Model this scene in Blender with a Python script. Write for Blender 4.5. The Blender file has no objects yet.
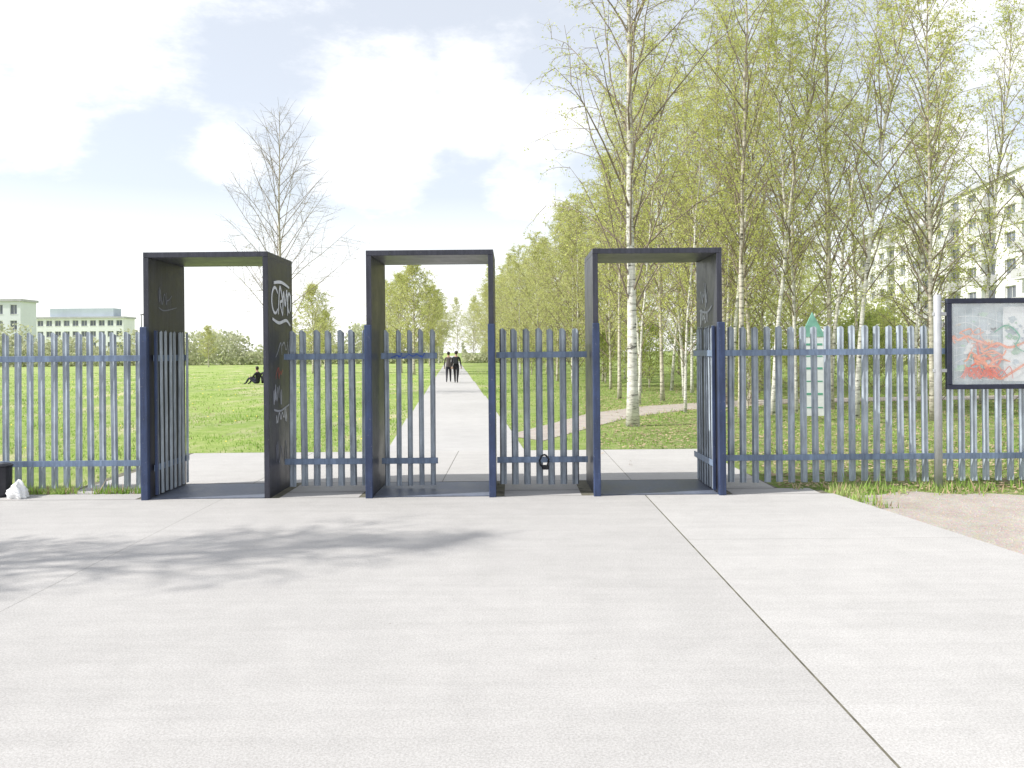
import bpy, math, random, bmesh
import numpy as np
from mathutils import Vector, Matrix
random.seed(5); R=np.random.default_rng(5)
C=bpy.context.scene.collection
sc=bpy.context.scene
sc.view_settings.view_transform='Standard'; sc.view_settings.look='None'; sc.view_settings.exposure=0

# ------------------------------------------------------------------ materials
def nt(name):
    m=bpy.data.materials.new(name); m.use_nodes=True
    return m,m.node_tree,m.node_tree.nodes['Principled BSDF']
def N(t,typ,**k):
    n=t.nodes.new(typ)
    for a,b in k.items(): setattr(n,a,b)
    return n
def noise(t,scale,detail=6,vec=None,rough=0.6):
    n=N(t,'ShaderNodeTexNoise'); n.inputs['Scale'].default_value=scale; n.inputs['Detail'].default_value=detail
    n.inputs['Roughness'].default_value=rough
    if vec is None:
        c=N(t,'ShaderNodeTexCoord'); vec=c.outputs['Object']
    t.links.new(vec,n.inputs['Vector']); return n
def ramp(t,fac,stops):
    r=N(t,'ShaderNodeValToRGB'); e=r.color_ramp.elements
    while len(e)<len(stops): e.new(0.5)
    for i,(p,c) in enumerate(stops):
        e[i].position=p; e[i].color=(c[0],c[1],c[2],1)
    t.links.new(fac,r.inputs['Fac']); return r
def mix(t,fac,a,b,bt='MIX'):
    m=N(t,'ShaderNodeMix',data_type='RGBA',blend_type=bt)
    for s,v in ((m.inputs[0],fac),(m.inputs[6],a),(m.inputs[7],b)):
        if hasattr(v,'node'): t.links.new(v,s)
        elif isinstance(v,(int,float)): s.default_value=v
        else: s.default_value=(v[0],v[1],v[2],1)
    return m.outputs[2]
def worldpos(t):
    return N(t,'ShaderNodeNewGeometry').outputs['Position']
def scaled(t,vec,s):
    m=N(t,'ShaderNodeVectorMath',operation='MULTIPLY'); t.links.new(vec,m.inputs[0]); m.inputs[1].default_value=s
    return m.outputs[0]
def bump(t,b,h,strength=0.3,dist=0.02):
    n=N(t,'ShaderNodeBump'); n.inputs['Strength'].default_value=strength; n.inputs['Distance'].default_value=dist
    t.links.new(h,n.inputs['Height']); t.links.new(n.outputs[0],b.inputs['Normal'])
def simple(name,col,rough=0.7,var=0.25,scale=6,metal=0,spec=0.4,world=False):
    m,t,b=nt(name)
    n=noise(t,scale,vec=worldpos(t) if world else None)
    lo=[c*(1-var) for c in col]; hi=[min(1,c*(1+var)) for c in col]
    r=ramp(t,n.outputs[0],[(0.3,lo),(0.7,hi)])
    t.links.new(r.outputs[0],b.inputs['Base Color'])
    b.inputs['Roughness'].default_value=rough; b.inputs['Metallic'].default_value=metal
    b.inputs['Specular IOR Level'].default_value=spec
    return m
def concrete(name,col,tint=1.0):
    m,t,b=nt(name); p=worldpos(t)
    big=noise(t,0.35,5,p); mid=noise(t,3.0,8,p,0.7); fine=noise(t,90,3,p,0.8)
    streak=noise(t,1.0,5,scaled(t,p,(0.6,9,1)),0.65)
    c0=[c*tint for c in col]
    a=ramp(t,big.outputs[0],[(0.3,[c*0.93 for c in c0]),(0.7,[c*1.04 for c in c0])]).outputs[0]
    a=mix(t,0.45,a,ramp(t,mid.outputs[0],[(0.3,(0.84,0.84,0.84)),(0.65,(1.06,1.06,1.06))]).outputs[0],'MULTIPLY')
    a=mix(t,0.35,a,ramp(t,streak.outputs[0],[(0.35,(0.88,0.88,0.88)),(0.6,(1.05,1.05,1.05))]).outputs[0],'MULTIPLY')
    a=mix(t,0.8,a,ramp(t,fine.outputs[0],[(0.35,(0.72,0.71,0.70)),(0.6,(1.1,1.1,1.1))]).outputs[0],'MULTIPLY')
    sp=N(t,'ShaderNodeTexVoronoi'); sp.inputs['Scale'].default_value=2.6; t.links.new(p,sp.inputs['Vector'])
    st=ramp(t,sp.outputs['Distance'],[(0.014,(0.45,0.42,0.38)),(0.03,(1,1,1))])
    a=mix(t,0.6,a,st.outputs[0],'MULTIPLY')
    t.links.new(a,b.inputs['Base Color']); b.inputs['Roughness'].default_value=0.9; b.inputs['Specular IOR Level'].default_value=0.2
    bump(t,b,fine.outputs[0],0.35,0.004)
    return m
M_conc=concrete('concrete_paving',(0.495,0.481,0.465))
M_conc2=concrete('concrete_paving_pale',(0.535,0.521,0.503))
M_joint=simple('joint_fill',(0.17,0.16,0.12),0.95,0.5,8,world=True)
M_path=concrete('path_surface',(0.53,0.52,0.508))
def ground_mat():
    m,t,b=nt('grass_ground'); p=worldpos(t)
    n1=noise(t,0.25,6,p); n2=noise(t,2.5,8,p,0.7); n3=noise(t,22,6,p,0.8); n4=noise(t,0.5,6,scaled(t,p,(1,.35,1)),0.75)
    g=ramp(t,n2.outputs[0],[(0.3,(0.22,0.33,0.08)),(0.5,(0.33,0.44,0.13)),(0.72,(0.47,0.50,0.24))]).outputs[0]
    g=mix(t,ramp(t,n4.outputs[0],[(0.50,(0,0,0)),(0.64,(.8,.8,.8))]).outputs[0],g,(0.60,0.54,0.38))
    w=ramp(t,n2.outputs[0],[(0.3,(0.17,0.18,0.07)),(0.5,(0.25,0.34,0.10)),(0.7,(0.42,0.40,0.23))]).outputs[0]
    s=N(t,'ShaderNodeSeparateXYZ'); t.links.new(p,s.inputs[0])
    ml=N(t,'ShaderNodeMath',operation='MULTIPLY_ADD'); t.links.new(s.outputs['Y'],ml.inputs[0]); ml.inputs[1].default_value=0.075
    t.links.new(s.outputs['X'],ml.inputs[2])
    nn=N(t,'ShaderNodeMath',operation='MULTIPLY_ADD'); t.links.new(n1.outputs[0],nn.inputs[0]); nn.inputs[1].default_value=4; t.links.new(ml.outputs[0],nn.inputs[2])
    mr=N(t,'ShaderNodeMapRange'); t.links.new(nn.outputs[0],mr.inputs[0]); mr.inputs[1].default_value=2; mr.inputs[2].default_value=6.5
    a=mix(t,mr.outputs[0],g,w)
    a=mix(t,0.6,a,ramp(t,n3.outputs[0],[(0.3,(0.6,0.6,0.55)),(0.62,(1.2,1.2,1.15))]).outputs[0],'MULTIPLY')
    a=mix(t,0.8,a,ramp(t,n1.outputs[0],[(0.3,(0.74,0.80,0.75)),(0.7,(1.25,1.17,1.2))]).outputs[0],'MULTIPLY')
    t.links.new(a,b.inputs['Base Color']); b.inputs['Roughness'].default_value=1; b.inputs['Specular IOR Level'].default_value=0.1
    bump(t,b,n3.outputs[0],0.8,0.05)
    return m
M_ground=ground_mat()
def gravel_mat():
    m,t,b=nt('gravel_dirt'); p=worldpos(t)
    n=noise(t,2,8,p,0.7); v=N(t,'ShaderNodeTexVoronoi'); v.inputs['Scale'].default_value=70; t.links.new(p,v.inputs['Vector'])
    a=ramp(t,n.outputs[0],[(0.3,(0.37,0.32,0.275)),(0.7,(0.51,0.46,0.41))]).outputs[0]
    a=mix(t,0.3,a,v.outputs['Color'],'SOFT_LIGHT')
    t.links.new(a,b.inputs['Base Color']); b.inputs['Roughness'].default_value=1
    bump(t,b,v.outputs['Distance'],0.6,0.01); return m
M_gravel=gravel_mat()
def steel(name,col,streak=0.5,rough=0.5,wear=.35):
    m,t,b=nt(name); c=N(t,'ShaderNodeTexCoord').outputs['Object']
    oi=N(t,'ShaderNodeObjectInfo'); ad=N(t,'ShaderNodeVectorMath',operation='ADD'); t.links.new(c,ad.inputs[0]); t.links.new(oi.outputs['Location'],ad.inputs[1]); c=ad.outputs[0]
    n=noise(t,3,8,c,0.7); s=noise(t,4,6,scaled(t,c,(6,6,0.5)),0.7); f=noise(t,45,4,c)
    a=ramp(t,n.outputs[0],[(0.3,[x*0.72 for x in col]),(0.7,[x*1.28 for x in col])]).outputs[0]
    a=mix(t,streak,a,ramp(t,s.outputs[0],[(0.35,(0.6,0.6,0.62)),(0.7,(1.4,1.4,1.37))]).outputs[0],'MULTIPLY')
    a=mix(t,ramp(t,f.outputs[0],[(0.64,(0,0,0)),(0.74,(wear,)*3)]).outputs[0],a,(0.4,0.38,0.36))
    t.links.new(a,b.inputs['Base Color']); b.inputs['Roughness'].default_value=rough
    t.links.new(ramp(t,n.outputs[0],[(0.2,(rough-.12,)*3),(0.8,(rough+.15,)*3)]).outputs[0],b.inputs['Roughness'])
    return m
M_frame=steel('dark_slate_steel',(0.040,0.041,0.060),0.9,0.40,.25)
M_blue=steel('navy_blue_paint',(0.035,0.055,0.125),0.7,0.45)
M_rail=steel('blue_rail_paint',(0.18,0.24,0.35),0.8,0.5)
M_picket=steel('blue_grey_galvanised',(0.38,0.43,0.485),0.9,0.5)
M_plate=steel('floor_plate_steel',(0.13,0.15,0.20),0.3,0.5)
M_pole=simple('pale_grey_pole',(0.5,0.51,0.53),0.4,0.12,9,metal=0.2)
M_black=simple('black_coat',(0.02,0.021,0.028),0.4,0.3,12)
M_bframe=simple('dark_blue_frame',(0.025,0.03,0.055),0.4,0.3,12)
M_white=simple('white_spray',(0.72,0.74,0.8),0.6,0.12,30)
M_greyspray=simple('grey_spray',(0.20,0.21,0.26),0.6,0.25,30)
M_midspray=simple('faded_spray',(0.42,0.44,0.5),0.6,0.3,30)
M_redfade=simple('faded_red_spray',(0.38,0.12,0.10),0.6,0.3,30)
M_bluespray=simple('blue_spray',(0.04,0.10,0.38),0.6,0.3,30)
M_red=simple('red_spray',(0.70,0.12,0.06),0.6,0.25,20)
M_orange=simple('orange_spray',(0.80,0.28,0.14),0.6,0.25,20)
M_green=simple('green_print',(0.12,0.38,0.26),0.6,0.15,10)
M_poster=simple('poster_paper',(0.46,0.53,0.56),0.35,0.2,5)
M_paper=simple('white_paper',(0.78,0.80,0.80),0.5,0.06,10)
M_bag=simple('white_plastic_bag',(0.85,0.85,0.85),0.35,0.08,14)
def birch_bark(name,lo,hi,upper=(0.40,0.34,0.26)):
    m,t,b=nt(name); c=N(t,'ShaderNodeTexCoord').outputs['Object']
    n=noise(t,3.2,7,scaled(t,c,(1.4,1.4,6.0)),0.7); n2=noise(t,1.0,4,c)
    a=ramp(t,n.outputs[0],[(0.37,(0.05,0.045,0.04)),(0.44,lo),(0.60,hi)]).outputs[0]
    s=N(t,'ShaderNodeSeparateXYZ'); t.links.new(c,s.inputs[0])
    mr=N(t,'ShaderNodeMapRange'); t.links.new(s.outputs['Z'],mr.inputs[0]); mr.inputs[1].default_value=5; mr.inputs[2].default_value=10; mr.inputs[4].default_value=0.65
    a=mix(t,mr.outputs[0],a,upper)
    a=mix(t,0.5,a,ramp(t,n2.outputs[0],[(0.3,(0.7,0.68,0.62)),(0.7,(1.1,1.1,1.1))]).outputs[0],'MULTIPLY')
    t.links.new(a,b.inputs['Base Color']); b.inputs['Roughness'].default_value=0.85
    bump(t,b,n.outputs[0],0.4,0.01); return m
M_bark=birch_bark('birch_bark',(0.58,0.56,0.51),(0.86,0.84,0.79))
M_bark2=birch_bark('greyish_birch_bark',(0.46,0.42,0.34),(0.74,0.69,0.60))
M_twig=simple('twig_bark',(0.27,0.22,0.17),0.9,0.35,3)
def leaf_mat(name,c1,c2,c3,trans=0.5):
    m,t,b=nt(name); p=worldpos(t)
    n=noise(t,0.7,4,p,0.7); w=N(t,'ShaderNodeTexWhiteNoise'); w.noise_dimensions='3D'
    sn=N(t,'ShaderNodeVectorMath',operation='SNAP'); t.links.new(p,sn.inputs[0]); sn.inputs[1].default_value=(.12,.12,.12)
    t.links.new(sn.outputs[0],w.inputs['Vector'])
    a=ramp(t,n.outputs[0],[(0.3,c1),(0.5,c2),(0.7,c3)]).outputs[0]
    a=mix(t,0.5,a,ramp(t,w.outputs[0],[(0,(0.7,0.74,0.65)),(1,(1.3,1.27,1.2))]).outputs[0],'MULTIPLY')
    t.links.new(a,b.inputs['Base Color']); b.inputs['Roughness'].default_value=0.6; b.inputs['Specular IOR Level'].default_value=0.3
    tr=N(t,'ShaderNodeBsdfTranslucent'); t.links.new(a,tr.inputs['Color'])
    ms=N(t,'ShaderNodeMixShader'); ms.inputs[0].default_value=trans
    t.links.new(b.outputs[0],ms.inputs[1]); t.links.new(tr.outputs[0],ms.inputs[2])
    t.links.new(ms.outputs[0],t.nodes['Material Output'].inputs['Surface']); return m
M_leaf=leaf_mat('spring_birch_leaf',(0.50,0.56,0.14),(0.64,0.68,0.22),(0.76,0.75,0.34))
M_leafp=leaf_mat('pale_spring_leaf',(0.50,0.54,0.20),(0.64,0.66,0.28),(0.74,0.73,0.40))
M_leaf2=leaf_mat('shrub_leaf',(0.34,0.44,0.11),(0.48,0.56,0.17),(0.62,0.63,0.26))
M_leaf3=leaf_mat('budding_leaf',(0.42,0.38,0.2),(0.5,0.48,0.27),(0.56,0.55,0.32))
M_farleaf=leaf_mat('distant_wood_leaf',(0.42,0.45,0.30),(0.54,0.56,0.38),(0.64,0.63,0.48),0.4)  # leaf colour lightened so the far tree line looks hazy
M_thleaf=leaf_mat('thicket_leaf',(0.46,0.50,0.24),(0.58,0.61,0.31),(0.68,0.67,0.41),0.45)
M_grass=leaf_mat('grass_blade',(0.22,0.38,0.06),(0.34,0.50,0.12),(0.52,0.58,0.26),0.35)
M_litter=simple('dry_leaf_litter',(0.42,0.32,0.21),0.9,0.5,1.5,world=True)
M_flower=simple('dandelion_yellow',(0.75,0.62,0.1),0.7,0.2,5)

# ------------------------------------------------------------------ helpers
def mesh(name,V,F,mats,idx=None,smooth=False):
    me=bpy.data.meshes.new(name)
    me.from_pydata([tuple(v) for v in V],[],[tuple(f) for f in F])
    for m in mats: me.materials.append(m)
    if idx is not None: me.polygons.foreach_set('material_index',np.array(idx,dtype=np.int32))
    if smooth: me.polygons.foreach_set('use_smooth',np.ones(len(me.polygons),dtype=bool))
    me.update(); return me
def quads_mesh(name,V,mats,idx=None,k=4):
    V=np.asarray(V,dtype=np.float32).reshape(-1,3); nf=len(V)//k
    me=bpy.data.meshes.new(name); me.vertices.add(len(V)); me.vertices.foreach_set('co',V.ravel())
    me.loops.add(nf*k); me.loops.foreach_set('vertex_index',np.arange(nf*k,dtype=np.int32))
    me.polygons.add(nf); me.polygons.foreach_set('loop_start',np.arange(0,nf*k,k,dtype=np.int32))
    for m in mats: me.materials.append(m)
    if idx is not None: me.polygons.foreach_set('material_index',np.asarray(idx,dtype=np.int32))
    me.update(calc_edges=True); me.validate(); return me
def obj(name,data,parent=None,loc=(0,0,0),rot=(0,0,0),scale=(1,1,1),**p):
    o=bpy.data.objects.new(name,data); o.location=loc; o.rotation_euler=rot; o.scale=scale
    if parent: o.parent=parent
    C.objects.link(o)
    for k,v in p.items(): o[k]=v
    return o
def thing(name,label,cat,loc=(0,0,0),rot=(0,0,0),group=None,scale=(1,1,1)):
    o=obj(name,None,None,loc,rot,scale,label=label,category=cat)
    o.empty_display_size=0.2
    if group: o['group']=group
    return o
class B:
    def __init__(s): s.V=[];s.F=[];s.I=[]
    def add(s,V,F,i=0):
        n=len(s.V); s.V+= [tuple(v) for v in V]; s.F+=[tuple(a+n for a in f) for f in F]; s.I+=[i]*len(F)
    def box(s,x0,x1,y0,y1,z0,z1,i=0,bev=0):
        V=[(x,y,z) for z in (z0,z1) for y in (y0,y1) for x in (x0,x1)]
        s.add(V,[(0,2,3,1),(4,5,7,6),(0,1,5,4),(2,6,7,3),(0,4,6,2),(1,3,7,5)],i)
    def tube(s,P,Rr,n=8,i=0,cap=True):
        P=[Vector(p) for p in P]; base=len(s.V)
        up=None
        for k,p in enumerate(P):
            d=(P[min(k+1,len(P)-1)]-P[max(k-1,0)])
            if d.length<1e-9: d=Vector((0,0,1))
            d.normalize()
            if up is None: up=d.orthogonal().normalized()
            u=(up-d*up.dot(d)); 
            if u.length<1e-6: u=d.orthogonal()
            u.normalize(); up=u; v=d.cross(u)
            for j in range(n):
                a=2*math.pi*j/n; q=p+(u*math.cos(a)+v*math.sin(a))*Rr[k]; s.V.append((q.x,q.y,q.z))
        for k in range(len(P)-1):
            for j in range(n):
                a=base+k*n+j; b2=base+k*n+(j+1)%n; s.F.append((a,b2,b2+n,a+n)); s.I.append(i)
        if cap:
            s.F.append(tuple(base+j for j in range(n-1,-1,-1))); s.I.append(i)
            e=base+(len(P)-1)*n; s.F.append(tuple(e+j for j in range(n))); s.I.append(i)
    def mesh(s,name,mats,smooth=False): return mesh(name,s.V,s.F,mats,s.I,smooth)
def bevel(o,w=0.004,seg=1):
    m=o.modifiers.new('bevel','BEVEL'); m.width=w; m.segments=seg; m.limit_method='ANGLE'; return o
def boxpart(parent,name,x0,x1,y0,y1,z0,z1,mat,w=0.004,**p):
    b=B(); cx,cy=(x0+x1)/2,(y0+y1)/2
    b.box(x0-cx,x1-cx,y0-cy,y1-cy,0,z1-z0)
    o=obj(name,b.mesh(name,[mat]),parent,(cx,cy,z0),**p); 
    if w: bevel(o,w)
    return o

# ------------------------------------------------------------------ ground
def sheet(name,polys,z,mats,idx=None,**p):
    V=[];F=[]
    for q in polys:
        n=len(V); V+=[(x,y,z) for x,y in q]; F.append(tuple(range(n,n+len(q))))
    return obj(name,mesh(name,V,F,mats,idx),kind='structure',**p)
sheet('ground',[[(-1500,-300),(1500,-300),(1500,2500),(-1500,2500)]],0,[M_ground])
ge=[(3.2,9.12)]+[(xx,9.02+.10*math.sin(xx*3.1)+.07*math.sin(xx*7.3)) for xx in np.arange(3.6,13,.15)]+[(40,9.0)]
sheet('gravel_ground',[[(3.4,-12),(40,-12)]+ge[::-1]],0.004,[M_gravel])
def rx(y): return 3.60+ (9.3-y)*0.145
sheet('pavement_joint_bed',[[(-30,-12),(rx(-12)-.02,-12),(rx(9.2)-.02,9.2),(3.6,9.3),(-30,9.3)],[(-5.35,9.31),(3.15,9.31),(3.05,13.3),(-5.6,13.3)]],0.008,[M_joint])
slabs=[];ids=[]
cols=[(-22.5,-17.7),(-17.7,-12.9),(-12.9,-8.1),(-8.1,-3.3),(-3.3,1.5),(1.5,None)]
rows=[(-12,-7.5),(-7.5,-2.7),(-2.7,2.1),(2.1,6.9),(6.9,9.05)]
for ci,(a,b_) in enumerate(cols):
    rr=rows if ci%2 else [(-12,-5.1),(-5.1,-0.3),(-0.3,4.3),(4.3,9.05)]
    if ci in (3,4): rr=[(-12,-5.1),(-5.1,-0.3),(-0.3,9.05)]
    gl=0.0065 if ci==5 else 0.0016; gr=0.0065 if ci==4 else 0.0016; g=0.0016
    for (y0,y1) in rr:
        if b_ is None: q=[(a+gl,y0+g),(rx(y0),y0+g),(rx(y1),y1-g),(a+gl,y1-g)]
        else: q=[(a+gl,y0+g),(b_-gr,y0+g),(b_-gr,y1-g),(a+gl,y1-g)]
        slabs.append(q); ids.append(1 if ci==5 else 0)
for a,b_ in ((-9,-4.3),(-2.66,-1.76),(-0.1,0.78),(2.5,3.5)):
    slabs.append([(a,9.06),(b_,9.06),(b_,9.42),(a,9.42)]); ids.append(0)
g=.004
for a,b_ in ((-5.3,-3.3),(-3.3,-0.9),(-0.9,1.5),(1.5,3.1)):
    slabs.append([(a+g,10.12+g),(b_-g,10.12+g),(b_-g,13.25),(a+g,13.25)]); ids.append(1)
for a,b_ in ((-5.3,-4.3),(-2.66,-1.76),(-0.1,0.78),(2.5,3.1)):
    slabs.append([(a,9.44),(b_,9.44),(b_,10.11),(a,10.11)]); ids.append(0)
sheet('pavement',slabs,0.012,[M_conc,M_conc2],ids)
def pc(y): return 0.04-0.075*y
P=[]
ys=[13.25,20,30,45,70,110,180,400]
for a,b_ in zip(ys[:-1],ys[1:]):
    P.append([(pc(a)-1.15,a),(pc(a)+1.15,a),(pc(b_)+1.2,b_),(pc(b_)-1.2,b_)])
sheet('path',P,0.012,[M_path])
side=[(0.2,15.2,1.0),(1.2,17.5,1.1),(2.5,20.5,1.3),(4.5,23.0,1.5),(8,25.2,1.7),(13,26.2,1.8),(24,27,2.0)]
P=[]
for (x0,y0,w0),(x1,y1,w1) in zip(side[:-1],side[1:]):
    P.append([(x0+w0*.35,y0-w0*.5),(x1+w1*.35,y1-w1*.5),(x1-w1*.35,y1+w1*.5),(x0-w0*.35,y0+w0*.5)])
sheet('side_path',P,0.008,[M_gravel])

def on_path(x,y,mrg=0.0):
    r=(y<9.35+mrg)&(y>-20)&(x<rx(9)+0.05)
    r|=(x>-5.35-mrg)&(x<3.15+mrg)&(y>=9.3)&(y<13.3+mrg)
    r|=(np.abs(x-pc(y))<1.2+mrg)&(y>13)
    for (x0,y0,w0),(x1,y1,w1) in zip(side[:-1],side[1:]):
        dx,dy=x1-x0,y1-y0; L2=dx*dx+dy*dy
        t=np.clip(((x-x0)*dx+(y-y0)*dy)/L2,0,1)
        d=np.hypot(x-x0-t*dx,y-y0-t*dy); r|=d<w0*0.5
    return r
def blades(name,x,y,h,w,mats,idx=None,**p):
    n=len(x); a=R.uniform(0,2*math.pi,n); lean=R.uniform(0,0.6,n)*h; la=R.uniform(0,2*math.pi,n)
    V=np.zeros((n,3,3),dtype=np.float32)
    V[:,0]=np.c_[x-np.cos(a)*w,y-np.sin(a)*w,np.zeros(n)]
    V[:,1]=np.c_[x+np.cos(a)*w,y+np.sin(a)*w,np.zeros(n)]
    V[:,2]=np.c_[x+np.cos(la)*lean,y+np.sin(la)*lean,h]
    return obj(name,quads_mesh(name,V,mats,idx,3),kind='stuff',**p)
n=130000
y=10.0*(75/10.0)**R.random(n); x=(R.uniform(-0.72,0.72,n))*y
k=~on_path(x,y,0.03)
k&=(x<0.02*y+2)|(R.random(n)<0.65)
pat=np.sin(x*.9+np.sin(y*.5)*2)*np.sin(y*.35+x*0.3)+.5*np.sin(x*2.9+y)*np.sin(y*1.9)
k&=(R.random(n)<0.38+0.5*pat)
x=x[k];y=y[k]
h=R.uniform(0.02,0.07,len(x))*(1+0.9*(R.random(len(x))<0.08)); w=0.0035+0.0005*y
blades('grass',x,y,h,w,[M_grass,M_litter],(R.random(len(x))<.04).astype(int),label='short spring meadow grass with pale tufts',category='grass')
m_=7000
xw=np.concatenate([R.uniform(-9.2,-4.25,m_//2),R.uniform(3.3,9,m_//2),R.uniform(3.5,4.6,260)])
yw=np.concatenate([9.40+np.abs(R.normal(0,0.13,m_//2)),9.28+R.normal(0,0.15,m_//2),R.uniform(8.2,9.4,260)])
xw[m_:]=rx(yw[m_:])+np.abs(R.normal(0,0.12,260))
kk=(np.sin(xw*5.1)+np.sin(xw*11.7+1)+R.normal(0,.6,len(xw))>-0.5)&~((xw<rx(yw))&(yw<9.3)&(xw>3))
xw=xw[kk];yw=yw[kk]
blades('weeds',xw,yw,R.uniform(0.02,0.12,len(xw))*(1+(R.random(len(xw))<.04)),R.uniform(.005,.014,len(xw)),[M_grass,M_litter],(R.random(len(xw))<0.22).astype(int),label='scruffy weeds along the fence foot',category='weeds')
n=22000
y=8.9*(40/8.9)**R.random(n); x=R.uniform(0.03,0.72,n)*y+1
k=(~on_path(x,y,0.05)&(y>9.1))|((R.random(n)<0.12)&(x>rx(y)))|(R.random(n)<.004); x=x[k];y=y[k];n=len(x)
a=R.uniform(0,6.28,n); s=R.uniform(0.012,0.03,n)*(1+y*0.02)*np.where(y<9.4,.7,1); V=np.zeros((n,4,3))
for j in range(4):
    V[:,j,0]=x+np.cos(a+j*1.57)*s; V[:,j,1]=y+np.sin(a+j*1.57)*s*0.7; V[:,j,2]=0.018+R.uniform(0,0.02,n)
obj('leaf_litter',quads_mesh('leaf_litter',V,[M_litter]),kind='stuff',label='dry brown leaves under the birches',category='leaf litter')
n=170
y=11*(60/11)**R.random(n); x=R.uniform(-0.7,0.0,n)*y; k=~on_path(x,y,0.2); x=x[k];y=y[k];n=len(x)
V=np.zeros((n,4,3)); s=0.010+0.0005*y
for j in range(4):
    V[:,j,0]=x+np.cos(j*1.57)*s; V[:,j,1]=y+np.sin(j*1.57)*s*.6; V[:,j,2]=0.07+np.sin(j*1.57)*s*.7
obj('dandelions',quads_mesh('dandelions',V,[M_flower]),kind='stuff',label='small yellow dandelions in the meadow',category='flowers')
n=1500
x=R.uniform(3.8,8,n); y=R.uniform(4.5,9.3,n); k=x>rx(y)+0.03; x=x[k];y=y[k]
b=B()
for xx,yy in zip(x,y):
    s=random.uniform(.004,.014); hh=s*random.uniform(.5,1)
    b.add([(xx-s,yy,0.004),(xx,yy-s,0.004),(xx+s*.9,yy,0.004),(xx,yy+s,0.004),(xx+s*.2,yy,0.004+hh)],[(0,1,4),(1,2,4),(2,3,4),(3,0,4)])
obj('gravel_stones',b.mesh('gravel_stones',[M_gravel]),kind='stuff',label='loose gravel stones beside the slabs',category='gravel')

# ------------------------------------------------------------------ portals
YN,YF,TH,TOP=9.06,10.06,0.06,2.82
def ribbon(pts,width):
    Q=[]
    pts=[Vector((a,0,c)) for a,c in pts]; n=len(pts)
    for i in range(n-1):
        p0,p1,p2,p3=pts[max(i-1,0)],pts[i],pts[i+1],pts[min(i+2,n-1)]
        for k in range(7):
            t=k/7; Q.append(0.5*((2*p1)+(p2-p0)*t+(2*p0-5*p1+4*p2-p3)*t*t+(3*p1-p0-3*p2+p3)*t**3))
    Q.append(pts[-1]); V=[];F=[]
    for i,q in enumerate(Q):
        d=Q[min(i+1,len(Q)-1)]-Q[max(i-1,0)]
        if d.length<1e-8: d=Vector((1,0,0))
        d.normalize(); nn=Vector((-d.z,0,d.x)); w=width*(0.5+0.5*math.sin(math.pi*min(1,(i+1.5)/len(Q)))**0.4)/2
        e=-0.0003*i
        V+=[tuple(q+nn*w+Vector((0,e*.05,0))),tuple(q-nn*w+Vector((0,e*.05,0)))]
        if i: F.append((2*i-2,2*i-1,2*i+1,2*i))
    return V,F
def graffiti(parent,strokes,mat,loc,rotz,w=0.018,label=None):
    b=B()
    for k,s in enumerate(strokes):
        V,F=ribbon(s,w); V=[(v[0],v[1]-0.0008*k,v[2]) for v in V]; b.add(V,F)
    o=obj('graffiti',b.mesh('graffiti',[mat]),parent,loc,(0,0,rotz))
    if label:o['label']=label
    return o
def tag(seed,w,h,n=4):
    r=random.Random(seed); out=[]; L=[]; x=-w/2
    for i in range(n*4):
        x+=w/(n*4)*r.uniform(-.3,2.2); x=min(x,w*.55)
        L.append((x,h*.5*(1 if i%2 else -1)*r.uniform(.1,1.1)))
        if r.random()<.22: out.append(L); L=[(x,r.uniform(-h/2,h/2))]
    out.append(L)
    if r.random()<.6: out.append([(-w*.5,-h*.6),(r.uniform(-.1,.1),-h*.72),(w*.5,-h*.5)])
    return [l for l in out if len(l)>2]
def loop(cx,cz,a,b_,t0=0,t1=6.6,n=10): return [(cx+a*math.cos(t),cz+b_*math.sin(t)) for t in np.linspace(t0,t1,n)]
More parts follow.
